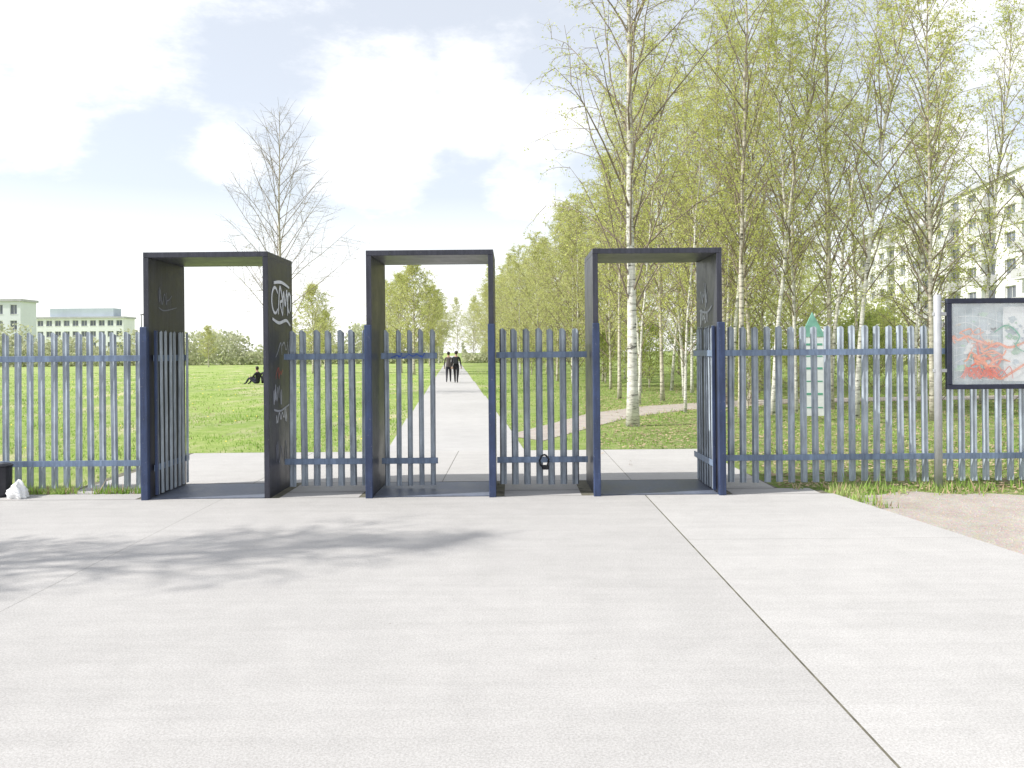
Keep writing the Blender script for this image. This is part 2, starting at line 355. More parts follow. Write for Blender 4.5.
for i,(x0,x1,lab) in enumerate([(-4.19,-2.77,'dark steel gate portal with white graffiti tags on its side'),
                       (-1.655,-0.205,'dark steel gate portal standing across the concrete path'),
                       (0.925,2.395,'dark steel gate portal with faint tags beside the birches')]):
    T=thing('gate_portal',lab,'gate portal',((x0+x1)/2,YN,0),group='steel portals in the fence')
    hw=(x1-x0)/2; d=YF-YN
    for s in (-1,1):
        a,b_=(-hw,-hw+TH) if s<0 else (hw-TH,hw)
        boxpart(T,'side_panel',a,b_,0,d,0,TOP-TH-0.001,M_frame,0.003)
    boxpart(T,'top_panel',-hw,hw,0,d,TOP-TH,TOP,M_frame,0.003)
    boxpart(T,'floor_plate',-hw+TH+.002,hw-TH-.002,0.0,d-0.02,0.009,0.022,M_plate,0.002)
    for s in (-1,1):
        if i==0 and s>0: continue
        a=-hw-0.012 if s<0 else hw-0.066
        boxpart(T,'post',a,a+0.078,-0.075,-0.003,0,1.97,M_blue,0.006)
    if i==0:
        st=[loop(-.24,.02,.13,.15,.6,5.6),[(-.12,-.14),(-.06,.17),(.0,.15),(.05,.04),(-.04,.0),(.06,-.15)],
            [(.06,-.14),(.10,.14),(.17,-.02),(.24,.17),(.27,-.14)],loop(.34,.02,.07,.12,-1,4.8),[(-.36,-.20),(-.1,-.24),(.2,-.2),(.38,-.26)],[(-.3,.22),(0,.25),(.34,.21)]]
        graffiti(T,st,M_white,(hw+0.003,0.5,2.26),math.radians(90),0.038,'white looping spray tag')
        graffiti(T,tag(3,.62,.22,3),M_midspray,(hw+0.003,0.5,1.72),math.radians(90),0.018)
        graffiti(T,tag(8,.66,.26,4),M_midspray,(hw+0.003,0.5,1.16),math.radians(90),0.024)
        graffiti(T,tag(6,.5,.18,3),M_white,(hw+0.003,0.45,.92),math.radians(90),0.017)
        graffiti(T,tag(44,.5,.16,3),M_redfade,(hw+0.003,0.5,1.42),math.radians(90),0.02)
        graffiti(T,tag(18,.5,.3,3),M_greyspray,(hw+0.003,0.5,.5),math.radians(90),0.02)
        graffiti(T,tag(9,.5,.24,3),M_greyspray,(-hw+TH+0.003,0.5,2.35),math.radians(90),0.014)
    if i==2:
        graffiti(T,tag(21,.6,.30,3),M_midspray,(hw-TH-0.003,0.5,2.32),math.radians(-90),0.026)
        graffiti(T,tag(25,.6,.22,4),M_white,(hw-TH-0.003,0.5,2.05),math.radians(-90),0.018)
        graffiti(T,tag(23,.5,.22,3),M_greyspray,(hw-TH-0.003,0.5,1.5),math.radians(-90),0.02)

# ------------------------------------------------------------------ pickets / fences
def picket_mesh(H=1.9,w=0.082,dp=0.028,cut=0.06):
    prof=[(-w/2,0.0),(-w*0.30,-dp),(-w*.1,-dp*0.75),(w*.1,-dp*.75),(w*0.30,-dp),(w/2,0.0)]
    t=0.004; V=[];F=[]
    n=len(prof)
    def top(x): return H-cut*abs(x/(w/2))*0.55-cut*0.35*(x/(w/2)+1)/2
    for (x,y) in prof: V.append((x,y,0))
    for (x,y) in prof: V.append((x,y,top(x)))
    for (x,y) in prof: V.append((x,y+t,0))
    for (x,y) in prof: V.append((x,y+t,top(x)))
    for j in range(n-1):
        F+=[(j,j+1,n+j+1,n+j),(2*n+j+1,2*n+j,3*n+j,3*n+j+1),(n+j,n+j+1,3*n+j+1,3*n+j)]
    F+=[(0,n,3*n,2*n),(n-1,3*n-1,4*n-1,2*n-1)]
    return mesh('picket',V,F,[M_picket])
PM=picket_mesh(); PMn=picket_mesh(w=0.062,dp=0.022); PMf=picket_mesh(w=0.058,dp=0.010)
def rail(parent,L,z,yoff=0.012,mat=None,x0=0,thin=False):
    b=B(); b.box(x0,L,0,0.006,-0.036,0.036)
    if not thin: b.box(x0,L,0.0065,0.045,-0.036,-0.030)
    o=obj('rail',b.mesh('rail',[mat or M_rail]),parent,(0,yoff,z)); bevel(o,.0015); return o
def fence(label,x0,x1,y,sp=0.166,zlo=0.05,name='palisade_fence',cat='fence',pm=None,rot=0,group='palisade fence sections',first=None,stiles=False,yoff=-.036,thin=False):
    T=thing(name,label,cat,(x0,y,0),(0,0,rot),group=group)
    L=x1-x0
    rail(T,L,1.615,yoff=yoff,thin=thin); rail(T,L,0.355,yoff=yoff,thin=thin)
    xs=np.arange(sp*0.5 if first is None else first,L-0.02,sp)
    for k,xx in enumerate(xs):
        obj('picket',pm or PM,T,(xx+random.uniform(-.003,.003),0.0 if yoff>0 else .042,zlo+random.uniform(-.006,.006)),(random.uniform(-.005,.005),random.uniform(-.008,.008),random.uniform(-.05,.05)))
    if stiles:
        boxpart(T,'stile',-0.0,0.04,-.02,.011,0.05,1.93,M_blue,.003)
    return T
fence('grey-blue steel palisade fence beside the meadow',-9.3,-4.23,9.6,sp=.147)
fence('grey-blue steel palisade fence reaching into the middle portal',-2.74,-1.70,9.6,sp=0.147)
fence('grey-blue steel palisade fence with a bicycle lock on it',-0.19,0.90,9.6,sp=0.146)
fence('long grey-blue steel palisade fence below the birches',2.42,9.9,9.6,sp=0.147)
gl_=fence('narrow blue steel gate leaf with blue scribble on its rail',-1.575,-0.90,9.6,sp=0.138,name='gate_leaf',cat='gate',pm=PMn,group='steel gate leaves',first=.06)
graffiti(gl_,tag(31,.42,.07,4),M_bluespray,(.30,-.040,1.615),0,.013,'blue scribbled tag on the rail')
fence('blue steel gate leaf swung open along the portal side',-4.085,-3.105,9.11,sp=0.118,name='gate_leaf',cat='gate',pm=PMf,rot=math.radians(90),group='steel gate leaves',stiles=True,yoff=.012,thin=True)
fence('blue steel gate leaf folded back beside the birches',2.305,3.20,9.12,sp=0.118,name='gate_leaf',cat='gate',pm=PMf,rot=math.radians(90.5),group='steel gate leaves',stiles=True,yoff=.012,thin=True)
b=B(); pts=[(0.052*math.cos(a)+random.uniform(-.006,.006),-0.02*math.sin(a*3),0.075*math.sin(a)) for a in np.linspace(0,6.28,18)]
b.tube(pts,[.011]*18,7); 
T=thing('bicycle_lock','black bicycle lock looped round the fence rail','lock',(0.375,9.53,0.34))
obj('cable',b.mesh('cable',[M_black],True),T); boxpart(T,'lock_body',-.03,.055,-.02,.02,-.10,-.045,M_black,.008)

# ------------------------------------------------------------------ noticeboard
T=thing('notice_board','black framed notice board with map and red graffiti','notice board',(5.07,9.30,0))
for xx in (-.10,1.55):
    b=B(); b.tube([(0,0,0),(0,0,2.26),(0,0,2.275)],[.042,.042,.03],20)
    obj('pole',b.mesh('pole',[M_pole],True),T,(xx,0.0,0))
zb,zt,W=1.17,2.23,1.45
b=B(); b.box(0,W,-.03,.03,zt-.06,zt); b.box(0,W,-.03,.03,zb,zb+.055); b.box(0,.055,-.03,.03,zb+.056,zt-.061); b.box(W-.055,W,-.03,.03,zb+.056,zt-.061)
o=obj('frame',b.mesh('frame',[M_bframe]),T); bevel(o,.004)
boxpart(T,'back_panel',.056,W-.056,.005,.02,zb+.056,zt-.061,M_poster,0)
for z in (zb+.2,zt-.2): boxpart(T,'clamp',-.15,-.001,-.02,.02,z,z+.04,M_pole,.003)
boxpart(T,'poster',.085,.64,-.001,.004,zb+.09,zt-.10,M_poster,0)
boxpart(T,'poster',.67,1.36,-.001,.004,zb+.09,zt-.10,M_paper,0)
b=B(); r=random.Random(4)
def poly(cx,cz,rr,i,k,x0,x1,z0,z1):
    n=11; V=[(min(x1,max(x0,cx+math.cos(6.28*j/n)*rr*r.uniform(.4,1.4))),-.0025-k*.0004,min(z1,max(z0,cz+math.sin(6.28*j/n)*rr*r.uniform(.3,1)))) for j in range(n)]
    b.add(V,[tuple(range(n-1,-1,-1))],i)
for k in range(70):
    poly(r.uniform(.12,.60),r.uniform(zb+.14,zt-.15),r.uniform(.012,.06),r.choice([0,0,1,2,2,3,5,4]),k%10,.09,.63,zb+.1,zt-.11)
for k in range(50):
    poly(r.uniform(.70,1.3),r.uniform(zb+.14,zt-.15),r.uniform(.015,.07),r.choice([0,2,2,3,5]),k%10,.68,1.35,zb+.1,zt-.11)
def mst(pts,w,i,dy):
    V,F=ribbon(pts,w); b.add([(v[0],v[1]-dy,v[2]) for v in V],F,i)
for k in range(9):
    mst([(.09,zb+.12+k*.09),(.25,zb+.15+k*.085+r.uniform(-.04,.04)),(.45,zb+.12+k*.085+r.uniform(-.04,.04)),(.63,zb+.14+k*.08)],.007,5,.0068)
for k in range(6):
    mst([(.12+k*.09,zb+.1),(.12+k*.09+r.uniform(-.03,.03),zb+.5),(.13+k*.09,zt-.12)],.006,5,.0072)
obj('map',b.mesh('map',[simple('map_green',(.38,.56,.42),.6),simple('map_beige',(.66,.60,.48),.6),simple('map_grey',(.46,.52,.57),.6),M_poster,simple('map_dark',(.24,.29,.34),.6),M_paper]),T)
b=B()
def st(pts,w,i,dy):
    V,F=ribbon(pts,w); b.add([(v[0],v[1]-dy,v[2]) for v in V],F,i)
r=random.Random(77)
for k in range(15):
    x=r.uniform(.09,.45); z=zb+r.uniform(.26,.64); L=[]
    for j in range(r.randint(4,8)):
        L.append((max(.08,min(.98,x)),max(zb+.1,min(zb+.74,z)))); x+=r.uniform(-.06,.18); z+=r.uniform(-.12,.10)
    st(L,r.choice([.010,.015,.022,.028]),r.choice([0,1,1]),.003+k*.0006)
for k in range(6):
    x=r.uniform(.15,.3); z=zb+.18; L=[]
    for j in range(7):
        L.append((x,z+(.07 if j%2 else -.05)*r.uniform(.5,1.2))); x+=r.uniform(.03,.13)
    st(L,r.choice([.012,.018]),0,.0125+k*.0006)
st([(.55,zb+.66),(.7,zb+.74),(.84,zb+.62),(.80,zb+.5),(.92,zb+.42)],.018,2,.0165)
obj('graffiti',b.mesh('graffiti',[M_red,M_orange,M_green]),T,(0,-.006,0))
m,t,bb=nt('acrylic_cover'); bb.inputs['Base Color'].default_value=(.9,.93,.95,1); bb.inputs['Roughness'].default_value=.08
tr=N(t,'ShaderNodeBsdfTransparent'); ms=N(t,'ShaderNodeMixShader')
t.links.new(ramp(t,noise(t,2.5,6).outputs[0],[(.35,(.06,)*3),(.7,(.30,)*3)]).outputs[0],ms.inputs[0])
t.links.new(tr.outputs[0],ms.inputs[1]); t.links.new(bb.outputs[0],ms.inputs[2]); t.links.new(ms.outputs[0],t.nodes['Material Output'].inputs['Surface'])
boxpart(T,'cover',.056,W-.056,-.0285,-.0265,zb+.056,zt-.061,m,0)

T=thing('information_sign','white information sign with green pointed top','sign',(5.28,14.0,0),(0,0,-0.1))
boxpart(T,'post',-.215,-.185,-.02,.02,0,1.95,M_paper,.004)
boxpart(T,'panel',-.184,.20,-.015,.015,.48,1.86,M_paper,.004)
b=B(); b.add([(-.20,-.02,1.87),(.22,-.02,1.87),(.0,-.02,2.30),(-.20,.02,1.87),(.22,.02,1.87),(0,.02,2.30)],[(0,1,2),(5,4,3),(0,2,5,3),(1,4,5,2),(0,3,4,1)])
obj('pointed_top',b.mesh('pointed_top',[simple('pale_green',(.22,.46,.36),.6)]),T)
for k,z in enumerate((.62,.85,1.08,1.30,1.52,1.72)): boxpart(T,'printed_band',-.15,.165,-.019,-.0165,z,z+(.035 if k%2 else .02),M_green,0)

T=thing('litter_bin','dark steel litter bin beside the fence','litter bin',(-5.99,9.32,0))
b=B(); b.tube([(0,0,.0),(0,0,.04),(0,0,.36),(0,0,.365)],[.09,.11,.115,.10],18); obj('body',b.mesh('body',[M_black]),T)
b=B(); b.tube([(0,0,.366),(0,0,.38),(0,0,.40)],[.125,.125,.09],18); obj('rim',b.mesh('rim',[M_black]),T)
bm=bmesh.new(); bmesh.ops.create_icosphere(bm,subdivisions=4,radius=1)
for v in bm.verts:
    c=v.co.copy(); f=1+.13*math.sin(5*c.x+3*c.z)+.1*math.sin(9*c.y+4*c.x)+.05*math.sin(17*c.z+11*c.x)
    v.co=Vector((c.x*.11*f,c.y*.09*f,max(-.06,c.z*.10*f)+.065))
    if c.z>.86: v.co.z+=.05*(c.z-.86)/.14; v.co.x+=.02
me=bpy.data.meshes.new('plastic_bag'); bm.to_mesh(me); bm.free(); me.materials.append(M_bag)
obj('plastic_bag',me,None,(-5.72,9.2,0.006),label='crumpled white plastic bag on the pavement edge',category='bag')

# ------------------------------------------------------------------ trees
def dirv(az,el): return Vector((math.cos(az)*math.cos(el),math.sin(az)*math.cos(el),math.sin(el)))
def make_tree(seed,H,r0,nb,blen,first,leaves,lsize,lean=(0,0),droop=.5,el0=50,sec=7,ter=4,bark=None,leafm=None,wob=.05,twr=.003,lr=.6,jit=.16,lj=(.7,1.15),topthin=0,shape=.62):
    r=random.Random(seed); rn=np.random.default_rng(seed)
    T=B(); n=18; P=[];ox=oy=0
    for k in range(n+1):
        t=k/n
        ox+=r.uniform(-wob,wob); oy+=r.uniform(-wob,wob)
        P.append(Vector((ox*t*1.2+lean[0]*t**1.3*H,oy*t*1.2+lean[1]*t**1.3*H,t*H)))
    rad=[r0*((1-k/n)**.95)*(1+.4*math.exp(-k*1.3))+.005 for k in range(n+1)]
    P[0].z=-.1
    T.tube(P,rad,12)
    def tp(t):
        f=t*n; i=min(int(f),n-1); return P[i].lerp(P[i+1],f-i),rad[i]*(1-(f-i))+rad[i+1]*(f-i)
    K=B(); LP=[]
    for b_ in range(nb):
        t=first+(.985-first)*((b_+r.random())/nb)
        p,rt=tp(t); az=b_*2.4+r.uniform(-.5,.5); el=math.radians(el0+r.uniform(-14,12)+12*t)
        rel=(t-first)/(1-first)
        L=blen*(0.35+1.0*math.sin(math.pi*min(1,(rel*.8+.18)))**.8)*(1-rel*shape)*r.uniform(*lj)
        d=dirv(az,el); pts=[p]; m=7
        for k in range(m):
            s=k/m; d=(d+Vector((r.uniform(-jit,jit),r.uniform(-jit,jit),r.uniform(-.1,.12)-droop*.30*s*s))).normalized()
            pts.append(pts[-1]+d*(L/m))
        br=min(rt*.5,(.010+.008*L)*lr)
        K.tube(pts,[br*(1-k/m)**.9+.003 for k in range(m+1)],5,0,False)
        for s_ in range(max(2,int(sec*(1-topthin*rel)))):
            s=.22+.78*(s_+r.random())/sec; f=s*m; i=min(int(f),m-1); p2=pts[i].lerp(pts[i+1],f-i)
            d2=(pts[i+1]-pts[i]).normalized(); side_=d2.cross(dirv(r.uniform(0,6.28),r.uniform(-.5,.5))).normalized()
            d2=(d2*.75+side_*.8).normalized(); L2=L*r.uniform(.22,.42)*(1.15-.6*s); q2=[p2]
            for k in range(4):
                d2=(d2+Vector((r.uniform(-.15,.15),r.uniform(-.15,.15),r.uniform(-.12,.08)-droop*.28*k/3))).normalized(); q2.append(q2[-1]+d2*L2/4)
            K.tube(q2,[br*.3*(1-k/5)+twr*.7 for k in range(5)],3,0,False)
            for u in range(max(1,int(ter*(1-topthin*rel)))):
                f=(u+r.random())/ter*4; i=min(int(f),3); p3=q2[i].lerp(q2[i+1],f-i)
                d3=((q2[i+1]-q2[i]).normalized()*.6+dirv(r.uniform(0,6.28),r.uniform(-.6,.7))*.7).normalized()
                L3=r.uniform(.18,.42)*(1+.1*L)*(1-.4*topthin*rel); e=p3+d3*L3*.5; d3=(d3+Vector((0,0,-droop*.8))).normalized(); g2=e+d3*L3*.6
                K.tube([p3,e,g2],[twr,twr*.8,twr*.5],3,0,False)
                for w_ in range(leaves):
                    a=r.random()**.8; LP.append((p3.lerp(e,a*2) if a<.5 else e.lerp(g2,a*2-1)))
    tm=T.mesh('trunk',[bark or M_bark],True)
    LP=np.array([tuple(v) for v in LP]) if LP else np.zeros((0,3))
    LP=LP+rn.normal(0,.03,LP.shape)
    nL=len(LP); A=rn.normal(size=(nL,3)); A/=np.linalg.norm(A,axis=1)[:,None]; Bv=rn.normal(size=(nL,3)); Bv-=(Bv*A).sum(1)[:,None]*A; Bv/=np.linalg.norm(Bv,axis=1)[:,None]
    s=(lsize*rn.uniform(.6,1.35,nL))[:,None]
    Lq=np.stack([LP-A*s*.5,LP+Bv*s*.36,LP+A*s*.6,LP-Bv*s*.36],1).reshape(-1,3)
    nv=len(K.V); Va=np.concatenate([np.array(K.V,dtype=float).reshape(-1,3),Lq])
    me=bpy.data.meshes.new('crown'); nf=len(K.F)+nL
    loops=np.concatenate([np.array(K.F,dtype=np.int32).ravel(),np.arange(nL*4,dtype=np.int32)+nv])
    me.vertices.add(len(Va)); me.vertices.foreach_set('co',Va.astype(np.float32).ravel())
    me.loops.add(len(loops)); me.loops.foreach_set('vertex_index',loops)
    me.polygons.add(nf); me.polygons.foreach_set('loop_start',np.arange(0,nf*4,4,dtype=np.int32))
    me.materials.append(M_twig); me.materials.append(leafm or M_leaf)
    mi=np.ones(nf,dtype=np.int32); mi[:len(K.F)]=0; me.polygons.foreach_set('material_index',mi)
    me.update(calc_edges=True)
    return tm,me
VAR={
 'big':make_tree(11,13.5,.115,54,3.3,.17,6,.042,(.0,0),.85,55,8,5),
 'a':make_tree(21,13.0,.065,40,2.5,.24,6,.047,(.02,0),.75,56,6,5,bark=M_bark2,twr=.0025),
 'b':make_tree(22,12.5,.055,38,2.4,.22,6,.047,(.10,.0),.8,56,6,5,bark=M_bark,twr=.0025),
 'c':make_tree(23,12.0,.06,42,2.6,.18,7,.047,(-.06,.02),.85,50,6,5,bark=M_bark2,twr=.0025),
 'f':make_tree(27,13.4,.055,40,2.4,.20,6,.047,(.14,.03),.85,52,6,5,bark=M_bark,wob=.09,twr=.0025),
 'g':make_tree(28,11.0,.045,40,2.5,.14,7,.047,(-.03,-.02),.9,46,6,5,bark=M_bark,wob=.08,twr=.0025),
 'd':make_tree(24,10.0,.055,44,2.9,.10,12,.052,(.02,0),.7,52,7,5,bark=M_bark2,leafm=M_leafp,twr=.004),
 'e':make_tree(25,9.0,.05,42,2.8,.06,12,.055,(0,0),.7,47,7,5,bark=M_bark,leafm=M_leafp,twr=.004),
 'bare':make_tree(35,11.4,.085,50,3.7,.2,1,.035,(0,0),.1,46,11,6,bark=M_bark2,leafm=M_leaf3,twr=.0032,lr=.36,jit=.09,lj=(.85,1.05),wob=.03,topthin=.6,shape=.5),
 'round':make_tree(41,7.5,.09,38,2.7,.12,13,.065,(0,0),.2,44,8,5,bark=M_bark2,leafm=M_leafp,twr=.005),
 'shrub':make_tree(51,2.6,.03,24,1.5,.04,8,.055,(0,0),.2,45,6,4,bark=M_bark2,leafm=M_leaf2),
 'shade':make_tree(61,9.9,.13,56,2.5,.2,1,.07,(0,0),.3,50,9,5,bark=M_bark2,twr=.007,lj=(.6,1.2),topthin=.3),
}
def tree(var,x,y,s=1,rot=None,label='slender birch with fresh yellow-green leaves',group='birches beside the path',name='birch_tree',cat='tree',sz=None):
    o=thing(name,label,cat,(x,y,0),(0,0,random.uniform(0,6.28) if rot is None else rot),group,(s,s,sz or s))
    for nm,me in zip(('trunk','crown'),VAR[var]): obj(nm,me,o)
    return o
tree('big',2.64,17.5,1.0,0.4,'white-trunked birch with black marks beside the path')
near=[('a',5.6,19.5,1,0),('b',5.9,21.5,1.02,0.1),('c',7.2,24,1,.3),('f',6.6,20.2,1.0,.2),('a',8.8,22,1.03,2),('b',8.2,19.0,1,-.3),('g',10.6,21,.95,2.8),
 ('f',12.9,20,.95,-.2),('a',9.9,28,1.05,5),('c',4.9,26,.98,1.2),
 ('f',7.8,29,1,.9),('b',5.0,31,.95,2.2),('c',10,32,1,4.1),('b',6.0,27.8,.95,3.6),('g',3.9,24.5,.9,2.6),
 ('g',7.4,20.8,.95,.4),('c',9.6,18.2,.92,1.1),('f',9.3,23.3,1.0,.1),('b',13.9,23.6,1.02,.3),
 ('g',8.6,31.5,1.0,3.1),('f',6.6,33,1,5.9),('g',5.5,22.6,.9,5.2),('c',4.4,29,.95,3.9),('a',3.7,27.5,.9,.6),('g',12.0,23.2,.85,1.6),
 ('c',11.8,29.5,1.0,.9),('a',6.4,24.0,.95,4.0),('b',7.0,31,1.0,1.4),('f',8.9,29.8,1.0,2.6),('g',10.9,30.5,1.05,5.6),('a',13.0,30,.9,3.2),('g',14.8,29,.9,1.0),('g',4.6,21.2,.78,3.3)]
for v,x,y,s,r_ in near: tree(v,x,y,s,r_)
far=[('d',4.2,34,.98),('d',5.8,39,1.0),('e',3.1,41,.95),('d',3.6,48,1),('e',1.9,53,.95),('d',2.6,60,1),('e',6.5,46,1),('d',8.5,52,1.1),('e',.6,66,.95),('d',1.4,74,1),('e',-1.2,82,1),
 ('d',-1,95,1.05),('e',-3.2,108,1.15),('d',-3.4,125,1.2),('e',-6.5,140,1.2),('d',5.5,70,1.05),('e',9,62,1.1),('e',11,43,1.0),('d',3,86,1.1),('e',0.6,58,1.0),
 ('e',3.0,36.5,.95),('d',8.2,38,1.05),('e',12.5,40,.9),('d',11.5,55,1.2),('e',16,58,.9),('d',2.5,44,.95),('e',1.6,48.5,.95),('d',6.2,57,1.1),('d',-8.0,165,1.3),('d',-11.5,170,1.3),('e',-14.5,160,1.3),('d',-17.5,172,1.2),
 ('d',0.2,70,1.0),('e',-.6,75,1.05),('d',-2,88,1.1),('e',-2.6,98,1.15),('d',9.6,36,.95),('e',15,42,.8),('d',4.9,43,1.05),('e',4.4,53,1.05)]
for v,x,y,s in far: tree(v,x,y,s)
tree('bare',-9.3,32,1.0,1.0,'tall nearly bare birch standing in the meadow',None)
for v,x,y,s in [('round',-7.4,60,1.1),('round',-9.2,66,1.05),('d',-10.6,74,.85),('round',-16.5,66,.95),('e',-12.5,80,.95),('round',-9.8,95,1.25),('d',-14.5,92,1.0),('round',-20,85,.8),('e',-10.1,110,1.1),('round',-12.8,130,1.4),('round',-24,100,.8),('e',-30,110,.7),('round',-40,105,.7)]:
    tree(v,x,y,s,label='young tree in pale spring leaf along the meadow',group='young trees along the meadow')
for x,y,s in [(6.5,22.0,.6),(8.6,24,.7),(11,24,.8),(13.5,21.5,.7),(5.2,33,.9),(3.8,37,.9),(2.5,45,1),(7.5,35,1),(10.5,37,1.1),(14.5,33,1.1),(1.4,57,1),(16,24,.8),(18.5,33,1.1),(0.2,72,1),(12.5,29.5,.9),(9.3,30,.9),
   (6.2,36,1),(4.8,41,1.1),(8.9,34,1),(12.4,34,1),(17,36,1.2),(21,36,1.2),(11.8,22,.6),(15.4,22.2,.7)]:
    tree('shrub',x,y,s,label='leafy green shrub between the birch trunks',group='shrubs among the birches',name='shrub',cat='shrub')
tree('shade',-10.75,4.75,1.0,0.3,'budding tree beside the paved forecourt',None,'tree')

def cloud(name,Pp,s0,s1,label,cat,mat):
    n=len(Pp); A=R.normal(size=(n,3)); A/=np.linalg.norm(A,axis=1)[:,None]; Bv=R.normal(size=(n,3)); Bv-=(Bv*A).sum(1)[:,None]*A; Bv/=np.linalg.norm(Bv,axis=1)[:,None]
    s=R.uniform(s0,s1,n)[:,None]; V=np.stack([Pp-A*s,Pp+Bv*s*.7,Pp+A*s,Pp-Bv*s*.7],1)
    obj(name,quads_mesh(name,V,[mat]),kind='stuff',label=label,category=cat)
n=60000
x=R.uniform(-150,10,n); hh=3.7+1.1*np.sin(x*.21)+1.1*np.sin(x*.53+1)+1.0*np.sin(x*1.23)+.6*np.sin(x*2.7)
y=R.uniform(122,134,n); z=R.random(n)**.8*np.maximum(1.2,hh)
kk=np.abs(x-pc(y))>1.6
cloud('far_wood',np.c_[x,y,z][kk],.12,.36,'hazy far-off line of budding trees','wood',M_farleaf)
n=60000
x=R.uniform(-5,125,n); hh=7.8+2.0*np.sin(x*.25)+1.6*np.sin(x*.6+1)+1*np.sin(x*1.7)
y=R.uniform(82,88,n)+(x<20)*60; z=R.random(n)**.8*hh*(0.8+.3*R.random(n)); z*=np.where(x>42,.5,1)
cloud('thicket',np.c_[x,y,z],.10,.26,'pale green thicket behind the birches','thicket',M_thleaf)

# ------------------------------------------------------------------ buildings
M_cream=simple('cream_render',(0.78,0.77,0.745),.9,.06,.3,world=True)
M_pale=simple('pale_blue_white_render',(0.78,0.81,0.84),.9,.05,.3,world=True)
M_wh=simple('white_render',(0.86,0.87,0.88),.9,.04,.3,world=True)
M_roof=simple('roof_bitumen',(0.5,0.5,0.51),.9,.15,.5)
M_lampm=simple('lamp_grey',(0.15,0.15,0.16),.6,.15,5)
M_glass=simple('window_glass',(0.11,0.13,0.16),.1,.5,.25,world=True,spec=.8)
M_wf=simple('window_frame_white',(0.7,0.7,0.7),.6,.05,5)
M_bal=simple('balcony_panel',(0.50,0.50,0.50),.8,.08,1)
M_gr=simple('grey_render',(0.5,0.56,0.62),.9,.08,.3)
def building(name,label,loc,rot,L,D,floors,fh,bays,wall,ww,wh,sill=.9,balc=(),attic=None):
    T=thing(name,label,'building',loc,(0,0,rot))
    H=floors*fh; bw=L/bays; b=B(); rec=.25
    def q(x0,x1,z0,z1,y=0): b.add([(x0,y,z0),(x1,y,z0),(x1,y,z1),(x0,y,z1)],[(0,1,2,3)])
    for f in range(floors):
        z0=f*fh; za=z0+sill; zb_=za+wh; z1=z0+fh
        q(0,L,z0,za); q(0,L,zb_,z1)
        for k in range(bays):
            a=k*bw+(bw-ww)/2; c=a+ww
            q(k*bw,a,za,zb_); q(c,(k+1)*bw,za,zb_)
            b.add([(a,0,za),(c,0,za),(c,0,zb_),(a,0,zb_),(a,rec,za),(c,rec,za),(c,rec,zb_),(a,rec,zb_)],[(0,4,5,1),(1,5,6,2),(2,6,7,3),(3,7,4,0)])
    b.add([(0,0,0),(L,0,0),(L,D,0),(0,D,0),(0,0,H),(L,0,H),(L,D,H),(0,D,H)],[(1,2,6,5),(2,3,7,6),(3,0,4,7)])
    obj('wall',b.mesh('wall',[wall]),T)
    boxpart(T,'roof',-.3,L+.3,-.3,D+.3,H+.002,H+.45,M_roof,0)
    wb=B(); wb.add([(0.06,.0,.06),(ww-.06,.0,.06),(ww-.06,.0,wh-.06),(.06,.0,wh-.06)],[(0,1,2,3)],0)
    for a in ((0,ww,0,.06),(0,ww,wh-.06,wh),(0,.06,.06,wh-.06),(ww-.06,ww,.06,wh-.06),(ww*.5-.04,ww*.5+.04,.06,wh-.06)): wb.box(a[0],a[1],-.04,-.003,a[2],a[3],1)
    wb.box(-.05,ww+.05,-.3,-.245,-.06,-.003,1)
    wm=wb.mesh('window',[M_glass,M_wf])
    for f in range(floors):
        for k in range(bays): obj('window',wm,T,(k*bw+(bw-ww)/2,rec,f*fh+sill))
    bb=B(); w2=bw*.72
    bb.box(0,w2,-1.4,-.005,-.15,0); bb.box(0,w2,-1.4,-1.32,.002,1.0,1); bb.box(0,.06,-1.31,-.005,.002,1.0,1); bb.box(w2-.06,w2,-1.31,-.005,.002,1.0,1)
    bmh=bb.mesh('balcony',[M_wf,M_bal])
    for k in balc:
        for f in range(1,floors): obj('balcony',bmh,T,(k*bw+bw*.14,0,f*fh+.02))
    if attic: boxpart(T,'attic',attic[0],attic[1],1,D-1,H+.46,H+2.6,M_gr,0)
    return T
ang=math.atan2(-65,-9)
building('apartment_building','cream seven-storey apartment block with stacked balconies',(65,152,0),ang,70,12,7,3.05,14,M_cream,2.6,1.65,balc=(1,4,7,9,11,13))
building('apartment_building','modern pale apartment block with rows of windows',(-124.5,150,0),0,32,5,4,3.0,12,M_pale,1.3,1.8,.6)
building('office_building','long white low building with dark windows',(-119.5,200,0),0,22,6,4,2.75,10,M_wh,1.5,1.4,attic=(3,19))
T=thing('street_lamp','thin grey street lamp beyond the meadow','street lamp',(-40,86,0))
b=B(); b.tube([(0,0,0),(0,0,5.9),(0,0,6)],[.09,.05,.04],8); obj('pole',b.mesh('pole',[M_lampm]),T)
b=B(); b.tube([(-.1,0,6.02),(.6,0,6.1),(.9,0,6.08)],[.05,.12,.06],8); obj('lamp_head',b.mesh('lamp_head',[M_lampm]),T)

